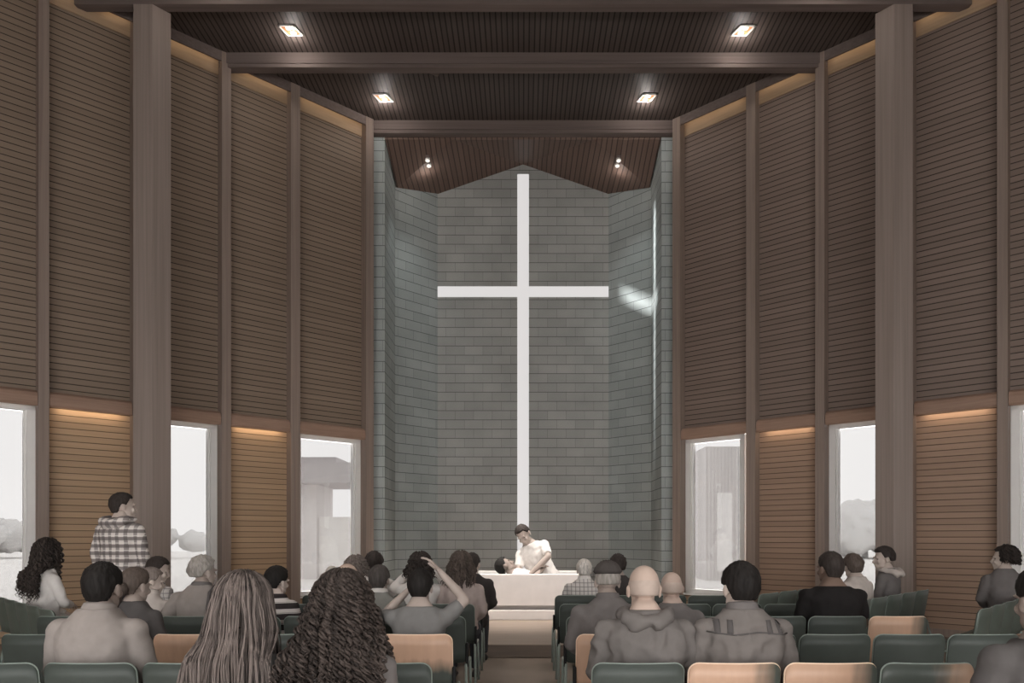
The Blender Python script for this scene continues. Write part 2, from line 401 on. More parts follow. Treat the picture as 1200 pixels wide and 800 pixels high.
# ---------------------------------------------------------------- lamps
def downlight(px, py, label, kw=1.0, aim=None):
    sC = (CY - py) / (ZCEIL - EYE); Y = F / sC; X = (px - CX) / sC; sg = 1 if X > 0 else -1
    o = thing('recessed_or_added_downlight', label, 'ceiling lamp', (X, Y, ZCEIL), 0, None)
    sk = -sg * .36
    def q(u, v, z): return Vector((u + sk * v, v, z))
    fr = MB()
    a, b = .125, .115
    for (u0, u1, v0, v1) in ((-a, a, b - .02, b), (-a, a, -b, -b + .02), (-a, -a + .022, -b, b), (a - .022, a, -b, b)):
        fr.box((u0, v0, -.02), (u1, v1, .0), lambda p: q(p.x, p.y, p.z))
    fr.build('frame', WHITE_IN, o)
    hs = MB(); hs.box((-a + .02, -b + .02, -.008), (a - .02, b - .02, 0), lambda p: q(p.x, p.y, p.z)); hs.build('housing', BROWN_IN, o)
    for v in (-.055, .055):
        l = MB(); l.tube([q(0, v, -.008), q(0, v, -.022)], [.05, .042], 16); l.build('lamp_face', BULB, o)
    ld = bpy.data.lights.new('lamp_glow', 'POINT'); ld.energy = SPOT_W; ld.shadow_soft_size = .03; ld.color = (1, .93, .88)
    lo = link(bpy.data.objects.new('lamp_glow', ld), o); lo.location = (0, .12, -.16)
    ld = bpy.data.lights.new('lamp_beam', 'SPOT'); ld.energy = DOWN_W * kw; ld.spot_size = 1.1 if kw < 2 else .75; ld.spot_blend = 1.0; ld.shadow_soft_size = .1; ld.color = (1, .94, .88)
    lo = link(bpy.data.objects.new('lamp_beam', ld), o); lo.location = (0, 0, -.06); lo.rotation_euler = (0, sg * .28, 0)
    if aim: ld.spot_size = .42; lo.rotation_euler = (Vector(aim) - Vector((X, Y, ZCEIL))).to_track_quat('-Z', 'Y').to_euler()
downlight(341, 35, 'recessed ceiling lamp, front left of the four, near the left column')
downlight(871, 35, 'recessed ceiling lamp, front right of the four, near the right column')
downlight(449, 114, 'recessed ceiling lamp, rear left of the four, before the niche beam', 5.0)
downlight(758, 114, 'recessed ceiling lamp, rear right of the four, before the niche beam', 5.0)
for x, Y in ((-4.2, 9.6), (4.2, 9.6), (-4.2, 7.6), (4.2, 7.6), (-4.2, 5.2), (4.2, 5.2), (-4.2, 2.0), (4.2, 2.0)):  # unseen lamps added to brighten the room; one pair lights the font
    downlight(CX + x * F / Y, CY - (ZCEIL - EYE) * F / Y, 'added fill lamp above the frame, %s row, %s back from the visible pair' % ('left' if x < 0 else 'right', {9.6: 'first', 7.6: 'second', 5.2: 'third', 2.0: 'fourth'}[Y]), *((5.0, (0, 11.6, .8)) if Y == 7.6 else ()))
def spot_fix(sg, label):
    zc = 8.86; s_ = 441 / (zc - EYE) ; Y = F / s_; X = sg * 111 / s_
    o = thing('twin_spotlight', label, 'spotlight', (X, Y, zc), 0)
    b = MB(); b.box((-.035, -.16, -.0), (.035, .16, .06)); b.build('bracket_or_gap_strip', BEAM, o)
    for v in (-.1, .1):
        l = MB(); l.tube([(0, v, .01), (0, v - .02, -.05)], [.04, .05], 14); h = l.build('lamp_head', WHITE_IN, o)
        l = MB(); l.ball((0, v - .025, -.055), (.04, .04, .02)); l.build('lamp_face', BULB, h)
    ld = bpy.data.lights.new('lamp_glow', 'POINT'); ld.energy = SPOT_W * .35; ld.shadow_soft_size = .03; ld.color = (1, .93, .88)
    lo = link(bpy.data.objects.new('lamp_glow', ld), o); lo.location = (sg * .05, .35, -.2)
    ld = bpy.data.lights.new('lamp_beam', 'SPOT'); ld.energy = NICHE_W; ld.spot_size = 1.2; ld.spot_blend = 1.0; ld.shadow_soft_size = .08; ld.color = (.93, 1, 1)
    lo = link(bpy.data.objects.new('lamp_beam', ld), o); lo.location = (0, -.05, -.14); lo.rotation_euler = (.25, -sg * .15, 0)
spot_fix(-1, 'small twin spotlight under the left half of the folded niche soffit')
spot_fix(1, 'small twin spotlight under the right half of the folded niche soffit')

def added_projector():  # unseen lamp added to throw the cross-shaped streak into the niche
    P = Vector((-1.5, 12.06, 9.2)); o = thing('added_cross_spotlight', 'added unseen spotlight behind the middle ceiling beam, casting a cross of light', 'spotlight', P)
    m = MB(); m.tube([(-.08, -.05, 0), (.08, .05, 0)], [.04, .05], 14); m.build('lamp_body', BEAM, o)
    m = MB(); m.tube([(0, 0, .03), (0, 0, .09)], .012, 8); m.build('bracket_or_gap_strip', BEAM, o)
    ld = bpy.data.lights.new('cross_beam', 'SPOT'); ld.energy = BEAM_W; ld.spot_size = 2.1; ld.spot_blend = .05; ld.shadow_soft_size = .005; ld.color = (1, 1, 1)
    az = math.atan2(14.85 - P.y, 2.45 - P.x)
    lo = link(bpy.data.objects.new('cross_beam', ld), o); lo.location = (.12, .08, 0); lo.rotation_euler = (PI / 2, 0, az - PI / 2)
    def uv(x, y, z):
        a = math.atan2(y - P.y, x - P.x); d = math.hypot(x - P.x, y - P.y); f = d * math.cos(az - a); return math.tan(az - a), (z - P.z) / f
    ub, vt = uv(2.63, 14.5, 8.2); _, vb = uv(2.63, 14.5, 2.2); _, vx = uv(2.63, 14.5, 6.1); ua, va = uv(2.05, 15.48, 6.6)
    ld.use_nodes = True; nt = ld.node_tree; em = nt.nodes['Emission']
    t = N(nt, 'TexCoord'); sp = N(nt, 'SeparateXYZ'); L(nt, t.outputs['Normal'], sp.inputs[0])
    z = math_(nt, 'ABSOLUTE', sp.outputs[2]); u = math_(nt, 'DIVIDE', sp.outputs[0], z); v = math_(nt, 'DIVIDE', sp.outputs[1], z)
    def tri(x, c, w):
        a = math_(nt, 'ABSOLUTE', math_(nt, 'SUBTRACT', x, c)); r = math_(nt, 'SUBTRACT', 1.0, math_(nt, 'DIVIDE', a, w)); return math_(nt, 'MAXIMUM', r, 0.0)
    def ramp(x, a, b):
        n = math_(nt, 'DIVIDE', math_(nt, 'SUBTRACT', x, a), b - a); return math_(nt, 'MINIMUM', math_(nt, 'MAXIMUM', n, 0.0), 1.0)
    bar = math_(nt, 'MULTIPLY', tri(u, ub, .035), math_(nt, 'MULTIPLY', ramp(v, vb, vb + .45), ramp(v, vt, vt - .08)))
    line = math_(nt, 'MULTIPLY_ADD', math_(nt, 'SUBTRACT', u, ub), (va - vx) / (ua - ub), vx)
    arm = math_(nt, 'MULTIPLY', tri(math_(nt, 'SUBTRACT', v, line), 0.0, .055), math_(nt, 'MULTIPLY', ramp(u, ua - .02, ua + .05), ramp(u, ub + .09, ub + .03)))
    L(nt, math_(nt, 'MAXIMUM', bar, arm), em.inputs['Strength'])
added_projector()
# ---------------------------------------------------------------- font
def font():
    Y = 11.45
    o = thing('baptismal_font', 'long white stone baptismal font on the platform below the cross', 'font', (0.03, Y, .16))
    m = MB(); w, d, t = 1.02, 1.25, .1
    z0, z1 = .22, .715
    m.box((-w, 0, z0), (w, t, z1)); m.box((-w, d - t, z0), (w, d, z1)); m.box((-w, t, z0), (-w + t, d - t, z1)); m.box((w - t, t, z0), (w, d - t, z1)); m.box((-w + t, t, z0), (w - t, d - t, z0 + .06))
    m.build('basin', CONC, o, False, .008)
    m = MB(); m.box((-w + .03, .04, .15), (w - .03, d - .04, .22)); m.build('recessed_band', m_plain('recess_shade_grey', (.33, .31, .30), .8, .05), o)  # band darkened: shade of the recess put into its colour
    m = MB(); m.box((-w - .06, -.05, 0), (w + .06, d + .05, .15)); m.build('plinth', CONC, o, False, .008)
    wm, nt, p = nmat('font_water'); p.inputs['Base Color'].default_value = (.25, .3, .3, 1); p.inputs['Roughness'].default_value = .08
    m = MB(); m.box((-w + t, t, z0 + .06), (w - t, d - t, .58)); m.build('water', wm, o)['kind'] = 'stuff'
font()
#PART2
# ---------------------------------------------------------------- chairs
GREEN = m_plain('chair_shell_green', (.055, .066, .058), .5, .15, 5, spec=.4)
GREEN2 = m_plain('side_chair_green', (.105, .125, .106), .55, .15, 5, spec=.4)
TAN = m_plain('chair_shell_tan', (.56, .36, .25), .45, .14, 1.0, (14, 14, 2), .4)  # plain tan variant of the shell colour
PIPG = m_plain('chair_edge_pale_green', (.24, .28, .25), .4, .05)
PIPT = m_plain('chair_edge_pale_tan', (.85, .66, .50), .45, .05)
STEEL = m_plain('chair_frame_grey_green', (.25, .29, .26), .4, .05, spec=.5)
BLACKP = m_plain('black_gap_strip', (.012, .012, .012), .6, .05)
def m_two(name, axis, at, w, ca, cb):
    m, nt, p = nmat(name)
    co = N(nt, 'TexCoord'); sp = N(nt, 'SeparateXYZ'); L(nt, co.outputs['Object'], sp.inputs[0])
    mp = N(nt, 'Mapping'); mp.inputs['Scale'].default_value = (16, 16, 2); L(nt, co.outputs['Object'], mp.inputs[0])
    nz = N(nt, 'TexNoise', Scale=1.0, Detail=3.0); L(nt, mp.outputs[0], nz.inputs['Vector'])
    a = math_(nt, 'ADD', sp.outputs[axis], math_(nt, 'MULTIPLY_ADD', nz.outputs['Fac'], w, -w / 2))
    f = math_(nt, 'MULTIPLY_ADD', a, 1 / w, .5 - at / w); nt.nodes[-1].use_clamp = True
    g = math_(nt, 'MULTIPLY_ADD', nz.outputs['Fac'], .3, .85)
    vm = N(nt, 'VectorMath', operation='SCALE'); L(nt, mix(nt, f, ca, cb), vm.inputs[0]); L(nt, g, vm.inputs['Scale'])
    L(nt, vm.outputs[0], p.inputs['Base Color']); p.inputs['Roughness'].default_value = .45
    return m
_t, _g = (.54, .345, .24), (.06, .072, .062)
MIXB = m_two('chair_shell_green_lit_above', 2, .60, .10, _g, _t)       # green shell, patch of warm light painted in above
MIXR = m_two('chair_shell_green_lit_left', 0, .13, .14, _t, _g)  # warm light painted in on the left of the green
MIXL = m_two('chair_shell_green_lit_right', 0, .08, .16, _g, (.30, .2, .14))  # green shell, dimmer warm light painted in on the right
def back_strip(w, z0, z1, r, th, r0=.02):
    """curved, recliningshell: columns across x, rounded top corners"""
    xs = []
    nc = 6
    for k in range(nc + 1): xs.append(-w + r * (1 - math.cos(PI/2 * k / nc)))
    for k in range(1, 8): xs.append(-w + r + (2*w - 2*r) * k / 8)
    for k in range(nc + 1): xs.append(w - r + r * math.sin(PI/2 * k / nc))
    yf = lambda x, z: -(z - z0) * .16 + .035 * (x / w) ** 2
    def zt(x):
        e = abs(x) - (w - r)
        return z1 - (r - math.sqrt(max(r*r - e*e, 0)) if e > 0 else 0)
    rings = []
    nz_ = 5
    for x in xs:
        t = zt(x); zz = [z0 + (t - z0) * k / nz_ for k in range(nz_ + 1)]
        rings.append([Vector((x, yf(x, z) - th/2, z)) for z in zz] + [Vector((x, yf(x, z) + th/2, z)) for z in reversed(zz)])
    m = MB(); m.loft(rings)
    edge = [Vector((-w, yf(-w, z0 + .05) , z0 + .05))] + [Vector((x, yf(x, zt(x)), zt(x))) for x in xs] + [Vector((w, yf(w, z0 + .05), z0 + .05))]
    return m, edge
def make_chair(mat, pip, w=.232, name='stacking_chair'):
    t = thing(name, 'x', 'chair')
    m, e = back_strip(w, .44, .815, .05, .026); m.build('backrest', mat, t, True)
    p = MB(); p.tube(e, .0055, 6); p.build('edge_piping', pip, t, True)
    s = MB(); rings = []
    for k in range(9):
        y = .04 + .44 * k / 8; dz = -.02 * math.sin(PI * k / 8) - (.02 * max(0, k - 6))
        ww = w * (.94 if k < 7 else .88)
        rings.append([Vector((x, y, .445 + dz + .012 * (x / w) ** 2)) for x in (-ww, -ww/2, 0, ww/2, ww)] + [Vector((x, y, .42 + dz + .012 * (x / w) ** 2)) for x in (ww, ww/2, 0, -ww/2, -ww)])
    s.loft(rings); s.build('seat', mat if mat in (GREEN, GREEN2) else GREEN, t, True)
    for sx in (-1, 1):
        if name != 'side_chair': b = MB(); b.box((sx * (w + .012) - .011, -.02, .40), (sx * (w + .012) + .011, .03, .60)); b.build('bracket_or_gap_strip', BLACKP, t, False, .008)  # black strip stands in for the dark gap beside the backrest
        g = MB(); g.tube([(sx * (w + .006), -.01, .43), (sx * (w + .012), -.05, .25), (sx * (w + .016), -.09, .0)], .0125, 8); g.build('leg', STEEL, t, True)
        g = MB(); g.tube([(sx * (w + .006), .40, .42), (sx * (w + .01), .43, .22), (sx * (w + .012), .45, .0)], .0125, 8); g.build('leg', STEEL, t, True)
        g = MB(); g.tube([(sx * (w + .006), -.01, .425), (sx * (w + .006), .40, .415)], .011, 8); g.build('seat_rail', STEEL, t, True)
    return t
def dup(root, loc, rz, label, group=None):
    r = root.copy(); COL.objects.link(r); r.location = loc; r.rotation_euler = (0, 0, rz); r['label'] = label
    if group: r['group'] = group
    for ch in root.children:
        c = ch.copy(); COL.objects.link(c); c.parent = r
    return r
PROTO = {}
def chair(kind, loc, rz, label, group):
    if kind not in PROTO:
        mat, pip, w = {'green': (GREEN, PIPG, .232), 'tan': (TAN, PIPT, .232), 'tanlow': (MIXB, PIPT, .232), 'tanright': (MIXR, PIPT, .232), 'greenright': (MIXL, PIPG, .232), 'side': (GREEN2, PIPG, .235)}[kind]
        PROTO[kind] = o = make_chair(mat, pip, w, 'side_chair' if kind == 'side' else 'stacking_chair')
        o.location = loc; o.rotation_euler = (0, 0, rz); o['label'] = label; o['group'] = group
        return o
    return dup(PROTO[kind], loc, rz, label, group)
ROWY = {0: 2.62, 1: 3.71, 2: 4.80, 3: 5.89, 4: 6.98, 5: 8.02}
ORD = ['first', 'second', 'third', 'fourth', 'fifth', 'sixth', 'seventh']
ROWN = {1: 'nearest row', 2: 'second row', 3: 'third row', 4: 'fourth row', 5: 'farthest row'}
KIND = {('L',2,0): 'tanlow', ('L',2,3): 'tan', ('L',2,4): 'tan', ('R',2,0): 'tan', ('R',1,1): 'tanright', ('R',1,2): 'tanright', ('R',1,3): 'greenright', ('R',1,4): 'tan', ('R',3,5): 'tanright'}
KN = {'green': 'dark green chair', 'tan': 'pale tan chair', 'tanlow': 'green chair, warm light painted above', 'tanright': 'green chair, warm light painted left', 'greenright': 'green chair, warm light painted right'}
LX = lambda k: -.70 - .5 * k
RX = lambda k: .585 + .49 * k
for r, n in ((1, 6), (2, 7), (3, 7), (4, 6), (5, 4)):
    for k in range(n):
        kd = KIND.get(('L', r, k), 'green')
        chair(kd, (LX(k), ROWY[r], 0), 0, '%s, %s from the aisle in the %s, left block' % (KN[kd], ORD[k], ROWN[r]), 'chairs in straight rows left of the aisle')
for r, n in ((1, 5), (2, 6), (3, 6), (4, 5), (5, 4)):
    for k in range(n):
        kd = KIND.get(('R', r, k), 'green')
        chair(kd, (RX(k), ROWY[r], 0), 0, '%s, %s from the aisle in the %s, right block' % (KN[kd], ORD[k], ROWN[r]), 'chairs in straight rows right of the aisle')
# three chairs in the row just below the frame, carrying the nearest people
ROW0 = []
# angled side rows, perpendicular to the side walls
def side_row(sg, x, y, n, nm):
    ux, uy = sg * .70, .714
    rz = math.atan2(uy * sg * -1, -1 * -ux) if False else None
    fx, fy = -sg * .714, .70                                    # facing
    rz = math.atan2(-fx, fy)
    for k in range(n):
        d = .26 + .5 * k
        chair('side', (x + ux * d, y + uy * d, 0), rz, 'grey-green chair, %s from the inner end of the %s' % (ORD[k], nm), 'angled side chairs by the %s wall' % ('right' if sg > 0 else 'left'))
side_row(1, 4.0, 6.42, 5, 'nearer angled row by the right wall')
side_row(1, 3.25, 7.22, 5, 'middle angled row by the right wall')
side_row(1, 2.62, 8.15, 4, 'far angled row by the right wall')
def side_row_left(x, y, n, nm):
    ux, uy = -.714, .70
    for k in range(n):
        d = .2 + .48 * k
        chair('side', (x + ux * d, y + uy * d, 0), math.atan2(-.70, .714), 'grey-green chair, %s from the inner end of the %s' % (ORD[k], nm), 'angled side chairs by the left wall')
side_row_left(-4.1, 6.36, 5, 'nearer angled row by the left wall')
side_row_left(-3.677, 6.92, 1, 'farther angled row by the left wall')

# ---------------------------------------------------------------- people
def remeshed(mb, voxel, smooth=4, fac=.5):
    me = bpy.data.meshes.new('tmp'); me.from_pydata(mb.v, [], mb.f)
    bm = bmesh.new(); bm.from_mesh(me); bmesh.ops.recalc_face_normals(bm, faces=bm.faces); bm.to_mesh(me); bm.free()
    o = bpy.data.objects.new('tmp', me); COL.objects.link(o)
    r = o.modifiers.new('r', 'REMESH'); r.mode = 'VOXEL'; r.voxel_size = voxel; r.use_smooth_shade = True
    if smooth:
        s = o.modifiers.new('s', 'SMOOTH'); s.iterations = smooth; s.factor = fac
    dg = bpy.context.evaluated_depsgraph_get()
    res = bpy.data.meshes.new_from_object(o.evaluated_get(dg))
    vs = [v.co.copy() for v in res.vertices]; fs = [tuple(p.vertices) for p in res.polygons]
    bpy.data.objects.remove(o); bpy.data.meshes.remove(me); bpy.data.meshes.remove(res)
    return vs, fs
def template_head(fem=False):
    m = MB()
    m.ball((0, -.012, .035), (.074, .092, .088), 20, 14)          # cranium
    m.ball((0, .028, -.02), (.060, .062, .078), 18, 12)           # face
    m.ball((0, .045, -.075), (.040 if fem else .046, .042, .034), 14, 10)   # jaw
    m.ball((0, .072, -.093), (.020, .018, .018), 10, 8)           # chin
    for sx in (-1, 1):
        m.ball((sx * .035, .072, -.025), (.022, .018, .022), 10, 8)            # cheek
        m.ball((sx * .030, .083, .022), (.024, .012, .010), 10, 8)             # brow
        m.ball((sx * .040, .02, -.066), (.02, .045, .028), 10, 8)              # jaw angle
        m.ball((sx * .077, -.008, -.008), (.009, .021, .032), 10, 8, Matrix.Rotation(sx * -.35, 3, 'Z') @ Matrix.Rotation(.15, 3, 'X'))
        m.ball((sx * .083, -.016, .008), (.007, .012, .016), 8, 6)
    m.tube([(0, .082, .02), (0, .094, -.004), (0, .108, -.028), (0, .098, -.04)], [.008, .010, .0135, .008], 8)
    for sx in (-1, 1): m.ball((sx * .012, .094, -.033), (.008, .010, .008), 8, 6)
    m.ball((0, .087, -.058), (.022, .010, .006), 10, 6); m.ball((0, .085, -.069), (.018, .010, .006), 10, 6)
    vs, fs = remeshed(m, .0075, 2, .5)
    for v in vs:                                                   # eye sockets
        for sx in (-1, 1):
            d = (Vector((sx * .031, .084, .003)) - v).length
            if d < .022: v.y -= .007 * (1 - d / .022)
    e = MB()
    for sx in (-1, 1): e.ball((sx * .031, .0695, .003), (.011, .009, .006), 10, 8)
    return vs, fs, e
HEAD = template_head(); HEADF = template_head(True)
def template_hand(curl=.35):
    """left palm down, fingers towards +Y, thumb on +X side"""
    m = MB()
    m.loft([[Vector((x * w, y, z * h)) for x, z in ((-1,-.5),(-.5,-1),(.5,-1),(1,-.5),(1,.5),(.5,1),(-.5,1),(-1,.5))] for y, w, h in ((-.02,.026,.017),(.0,.027,.017),(.03,.034,.016),(.07,.040,.014),(.092,.038,.011))])
    for x, l, r, sp in ((-.031, .062, .0075, -.10), (-.011, .078, .0085, -.03), (.011, .083, .009, .02), (.031, .074, .0088, .08)):
        p = Vector((x, .078, 0)); a = 0.05; pts = [p]; rr = [r * 1.1]
        for q, fr in enumerate((.45, .32, .23)):
            a += curl * (.6, 1.0, .8)[q]
            p = p + Vector((math.sin(sp) , math.cos(a), -math.sin(a))).normalized() * l * fr; pts.append(p); rr.append(r * (1, .92, .75)[q])
        m.tube(pts, rr, 8)
    m.tube([(.026, .012, -.004), (.050, .035, -.012), (.062, .062, -.018), (.064, .086, -.022)], [.015, .012, .0105, .008], 8)
    return remeshed(m, .0045, 1, .4)
HAND = template_hand()
SK = {}
def skin(c):
    if c not in SK: SK[c] = m_plain('skin_%d' % (len(SK) + 1), c, .55, .06, 9, spec=.35)
    return SK[c]
EYE_M = m_plain('eye_dark', (.10, .085, .075), .3, .05)
SHOE = m_plain('shoe_leather', (.03, .027, .025), .5, .1)
TROUS = {}
def cloth(name, c): return m_plain('cloth_' + name, c, .85, .13, 9, spec=.15, bump=.5)
TR_DARK = cloth('dark_trousers', (.05, .05, .055)); TR_GREY = cloth('grey_trousers', (.16, .15, .145)); TR_PALE = cloth('pale_trousers', (.5, .47, .45))

TORSO = [(-.03,.14,.10,.0),(.03,.172,.118,0),(.10,.176,.12,0),(.20,.158,.108,.0),(.31,.158,.11,0),(.41,.175,.118,-.004),(.46,.180,.113,-.008),(.505,.164,.102,-.010),(.545,.134,.089,-.012),(.58,.104,.076,-.010),(.612,.078,.067,-.006),(.65,.062,.060,.0)]
def ring(c, a, b, n=20, M=None):
    out = []
    for k in range(n):
        th = 2 * PI * k / n; ct, st = math.cos(th), math.sin(th)
        p = Vector((a * math.copysign(abs(ct) ** .85, ct), b * math.copysign(abs(st) ** .85, st), 0))
        out.append(Vector(c) + p)
    return out
ARMS = {'lap': ((.245, .035, .27), (.12, .26, .165)), 'down': ((.255, -.01, .27), (.255, .06, .03)), 'fold': ((.25, .07, .28), (.04, .22, .25)),
        'raise': ((.30, .17, .50), (.10, .20, .72)), 'head': ((.34, .03, .62), (.14, -.02, .86)), 'chin': ((.21, .17, .30), (.05, .17, .60)), 'out': ((.30, -.02, .30), (.28, .16, .16)), 'reach': ((.22, .20, .36), (.10, .42, .30))}
def person(name_label, px, ytop, s, hair, hc, sk=(.42,.30,.24), top=None, sleeve='long', arms=('lap','lap'), yaw=0, lean=.06, hy=0, hp=0, hr=0, build=1.0, fem=False, stand=False, legs=None, floor=0.0, collar=None, vox=.016, scale=None, wr=.011, sloose=1.0, extra=None, lean_side=0, group='seated congregation', at=None, headfwd=.03, shoulder=1.0):
    X, Y = (px - CX) / s, F / s
    ztop = EYE - (ytop - CY) / s
    hip0 = .97 if stand else .455
    seatz = hip0
    if scale is None:
        scale = (ztop - floor) / (1.825 if stand else 1) if stand else (ztop - floor - .455) / (.856 * math.cos(lean))
    k = scale
    hipz = floor + (.97 * k if stand else .455)
    if at: X, Y, hipz = at
    rootz = floor
    lab = name_label
    o = thing('person', lab, 'person', (X, Y, rootz), yaw, group)
    Z0 = Vector((0, 0, hipz - rootz))
    if abs(lean_side) > 0: pass
    Lm = Matrix.Rotation(lean_side, 3, 'Y') @ Matrix.Rotation(-lean, 3, 'X')
    def U(p): return Z0 + (Lm @ Vector(p)) * k                     # upper-body space
    def D(p): return Z0 + Vector(p) * k
    bw = build
    def torso(mb, inf, lo=0, hi=len(TORSO), loose=1.0):
        rr = []
        for z, a, b, y in TORSO[lo:hi]:
            aa = a * (bw if z < .52 else (1 + (bw - 1) * .5)) * (.93 if fem else 1) * (shoulder if .38 < z < .6 else 1)
            rr.append([U(p) for p in ring((0, y, z), aa * loose + inf, b * bw * loose + inf)])
        mb.loft(rr)
    SHX = .185 * (.9 if fem else 1) * (1 + (bw - 1) * .6) * shoulder
    ARM = []
    for sx, a in zip((-1, 1), arms):
        e, w = ARMS[a]
        sh = Vector((sx * SHX, -.008, .487)); el = Vector((sx * e[0] * (.93 if fem else 1) * (1 + (bw-1) * .5), e[1], e[2])); wr_ = Vector((sx * w[0], w[1], w[2]))
        ARM.append((sx, sh, el, wr_))
    af = (.86 if fem else 1) * (1 + (bw - 1) * .4)
    def arm(mb, A_, inf, cut=1.0, lo=0):
        sx, sh, el, w = A_
        pts = [(sh + Vector((-sx * .06, 0, .012)), .052), (sh, .056), (sh.lerp(el, .35), .050), (sh.lerp(el, .8), .042), (el, .041), (el.lerp(w, .3), .041), (el.lerp(w, .7), .032), (w, .026)]
        npts = [p for p in pts]
        if cut < 1: npts = pts[:4] if cut > .4 else pts[:3]
        mb.tube([U(p) for p, r in npts], [(r * af + inf) * k for p, r in npts], 12)
        if cut == 1: mb.ball(U(el), (.041 * af + inf) * k, 10, 7)
        mb.ball(U(sh), (.057 * af + inf) * k, 12, 9)
    if stand: LEG = [[(sx * .09, 0, .0), (sx * .10, .01, -.45), (sx * .10, -.01, -.88)] for sx in (-1, 1)]
    elif legs == 'none': LEG = []
    elif legs: LEG = legs
    else:
        zf = -(hipz - floor) / k + .08
        LEG = [[(sx * .09, .02, .065), (sx * .115, .44, .055), (sx * .12, .43, zf)] for sx in (-1, 1)]
    def leg(mb, l, inf):
        h, kn, an = [Vector(v) for v in l]
        mb.tube([D(h), D(h.lerp(kn, .5)), D(kn), D(kn.lerp(an, .3)), D(kn.lerp(an, .7)), D(an)], [(r + inf) * k for r in (.085, .075, .058, .056, .044, .036)], 12)
        mb.ball(D(h), (.09 + inf) * k, 12, 8); mb.ball(D(kn), (.06 + inf) * k, 12, 8)
    HS = 1.12; hd = Vector((0, headfwd, .716)); Hm = Lm @ Matrix.Rotation(hy, 3, 'Z') @ Matrix.Rotation(-hp, 3, 'X') @ Matrix.Rotation(hr, 3, 'Y')
    def Hh(p): return U(hd) + (Hm @ Vector(p)) * k * HS
    # body: one continuous mesh
    b = MB(); torso(b, 0)
    b.tube([U((0, -.005, .57)), U((0, .002, .64)), U(hd + Vector((0, -.012, -.04)))], [.066*k, .055*k*(.88 if fem else 1), .052*k*(.88 if fem else 1)], 14)
    for A_ in ARM: arm(b, A_, 0)
    for l in LEG: leg(b, l, 0)
    vs, fs = remeshed(b, .018, 4)
    bb = MB(); bb.add(vs, fs)
    hv, hf, he = HEADF if fem else HEAD
    bb.add([Hh(v) for v in hv], hf)
    for A_ in ARM:
        sx, sh, el, w = A_
        d = (U(w) - U(el)).normalized(); upv = Vector((0, 0, 1)) if abs(d.z) < .8 else Vector((0, -1, 0))
        xr = d.cross(upv).normalized(); zr = xr.cross(d)
        M = Matrix((xr, d, zr)).transposed()
        flip = Matrix.Diagonal((-sx, 1, 1))
        bb.add([U(w) + (M @ (flip @ (v + Vector((0, .005, 0))))) * k * (.92 if fem else 1.0) for v in HAND[0]], HAND[1])
    n_skin = len(bb.f)
    bb.add([Hh(v) for v in he.v], he.f)
    me = bb.mesh('body', True); me.materials.append(skin(sk)); me.materials.append(EYE_M)
    for p in me.polygons[n_skin:]: p.material_index = 1
    link(bpy.data.objects.new('body', me), o)
    # top
    def wrinkle(vs, amp, sc=9.0):
        for v in vs:
            w_ = Vector((v.x * 9 + v.z * 6 * (1 if v.x > 0 else -1), v.y * 9, v.z * 7 - abs(v.x) * 7)) + Vector((px, 0, 0))
            q = .7 * noise.noise(v * sc + Vector((px, 0, 0))) + 1.5 * (.35 - abs(noise.noise(w_))) + .5 * noise.noise(w_ * 2.1)
            c = Z0 + Vector((0, 0, .3 * k)); d = Vector((v.x - c.x, v.y - c.y, 0))
            if d.length > 1e-4: v += d.normalized() * q * amp
    if top:
        t = MB(); torso(t, .014, 0 if not stand else 0, 11 if sleeve == 'long' else 10, sloose)
        if stand: t.loft([[D(p) for p in ring((0, 0, z), .19 * bw, .13 * bw)] for z in (-.12, -.06, .02, .08)])
        if sleeve != 'tank':
            for A_ in ARM: arm(t, A_, .013 if sleeve == 'long' else .014, {'long': 1.0, 'short': .5}[sleeve])
            pass
        vs, fs = remeshed(t, vox, 3)
        wrinkle(vs, wr * k)
        BV[0] = BVHTree.FromPolygons(vs, fs)
        t2 = MB(); t2.add(vs, fs); tp = t2.build({'long': 'jacket', 'short': 'shirt', 'tank': 'sleeveless_top'}[sleeve], top, o, True)
        if collar:
            cm, ch = collar
            rr = []
            for j in range(5):
                u = j / 4
                rr.append([U(((.080)*math.cos(q)*(1 + .14*(1-u)), .078*math.sin(q)*(1 + .14*(1-u)) - .004 + .010*u, (.597 + ch*u) - .010*math.sin(q))) for q in [2*PI*i/24 for i in range(24)]])
            inner = [[p + (U((0, 0, .6)) - p) * .12 for p in r_] for r_ in reversed(rr)]
            c = MB(); c.loft(rr + inner, False); c.build('collar', cm, tp, True)
    if not stand or True:
        lm = TR_DARK
        if extra and 'trousers' in extra: lm = extra['trousers']
        if LEG:
            t = MB()
            rr = [[U(p) for p in ring((0, y, z), a * bw * (.93 if fem else 1) + .010, bq * bw + .010)] for z, a, bq, y in TORSO[0:3]]
            t.loft(rr)
            for l in LEG: leg(t, l, .014)
            vs, fs = remeshed(t, .022, 2)
            t2 = MB(); t2.add(vs, fs); t2.build('trousers', lm, o, True)
            for l in LEG:
                an = Vector(l[2]); sh = MB()
                rr = []
                for y, w, h in ((-.075,.025,.04),(-.06,.036,.06),(0,.04,.075),(.07,.042,.055),(.13,.045,.04),(.175,.035,.03),(.19,.015,.02)):
                    z0 = an.z - .085
                    rr.append([D((an.x + x * w, an.y + y, z0 + zz * h)) for x, zz in ((-1,0),(-1,.5),(-.6,1),(.6,1),(1,.5),(1,0))])
                sh.loft(rr); sh.build('shoe', SHOE, o, True, .004 if False else 0)
    # hair
    near = s > 180
    def sm(a, b_, x): 
        t = min(max((x - a) / (b_ - a), 0), 1); return t * t * (3 - 2 * t)
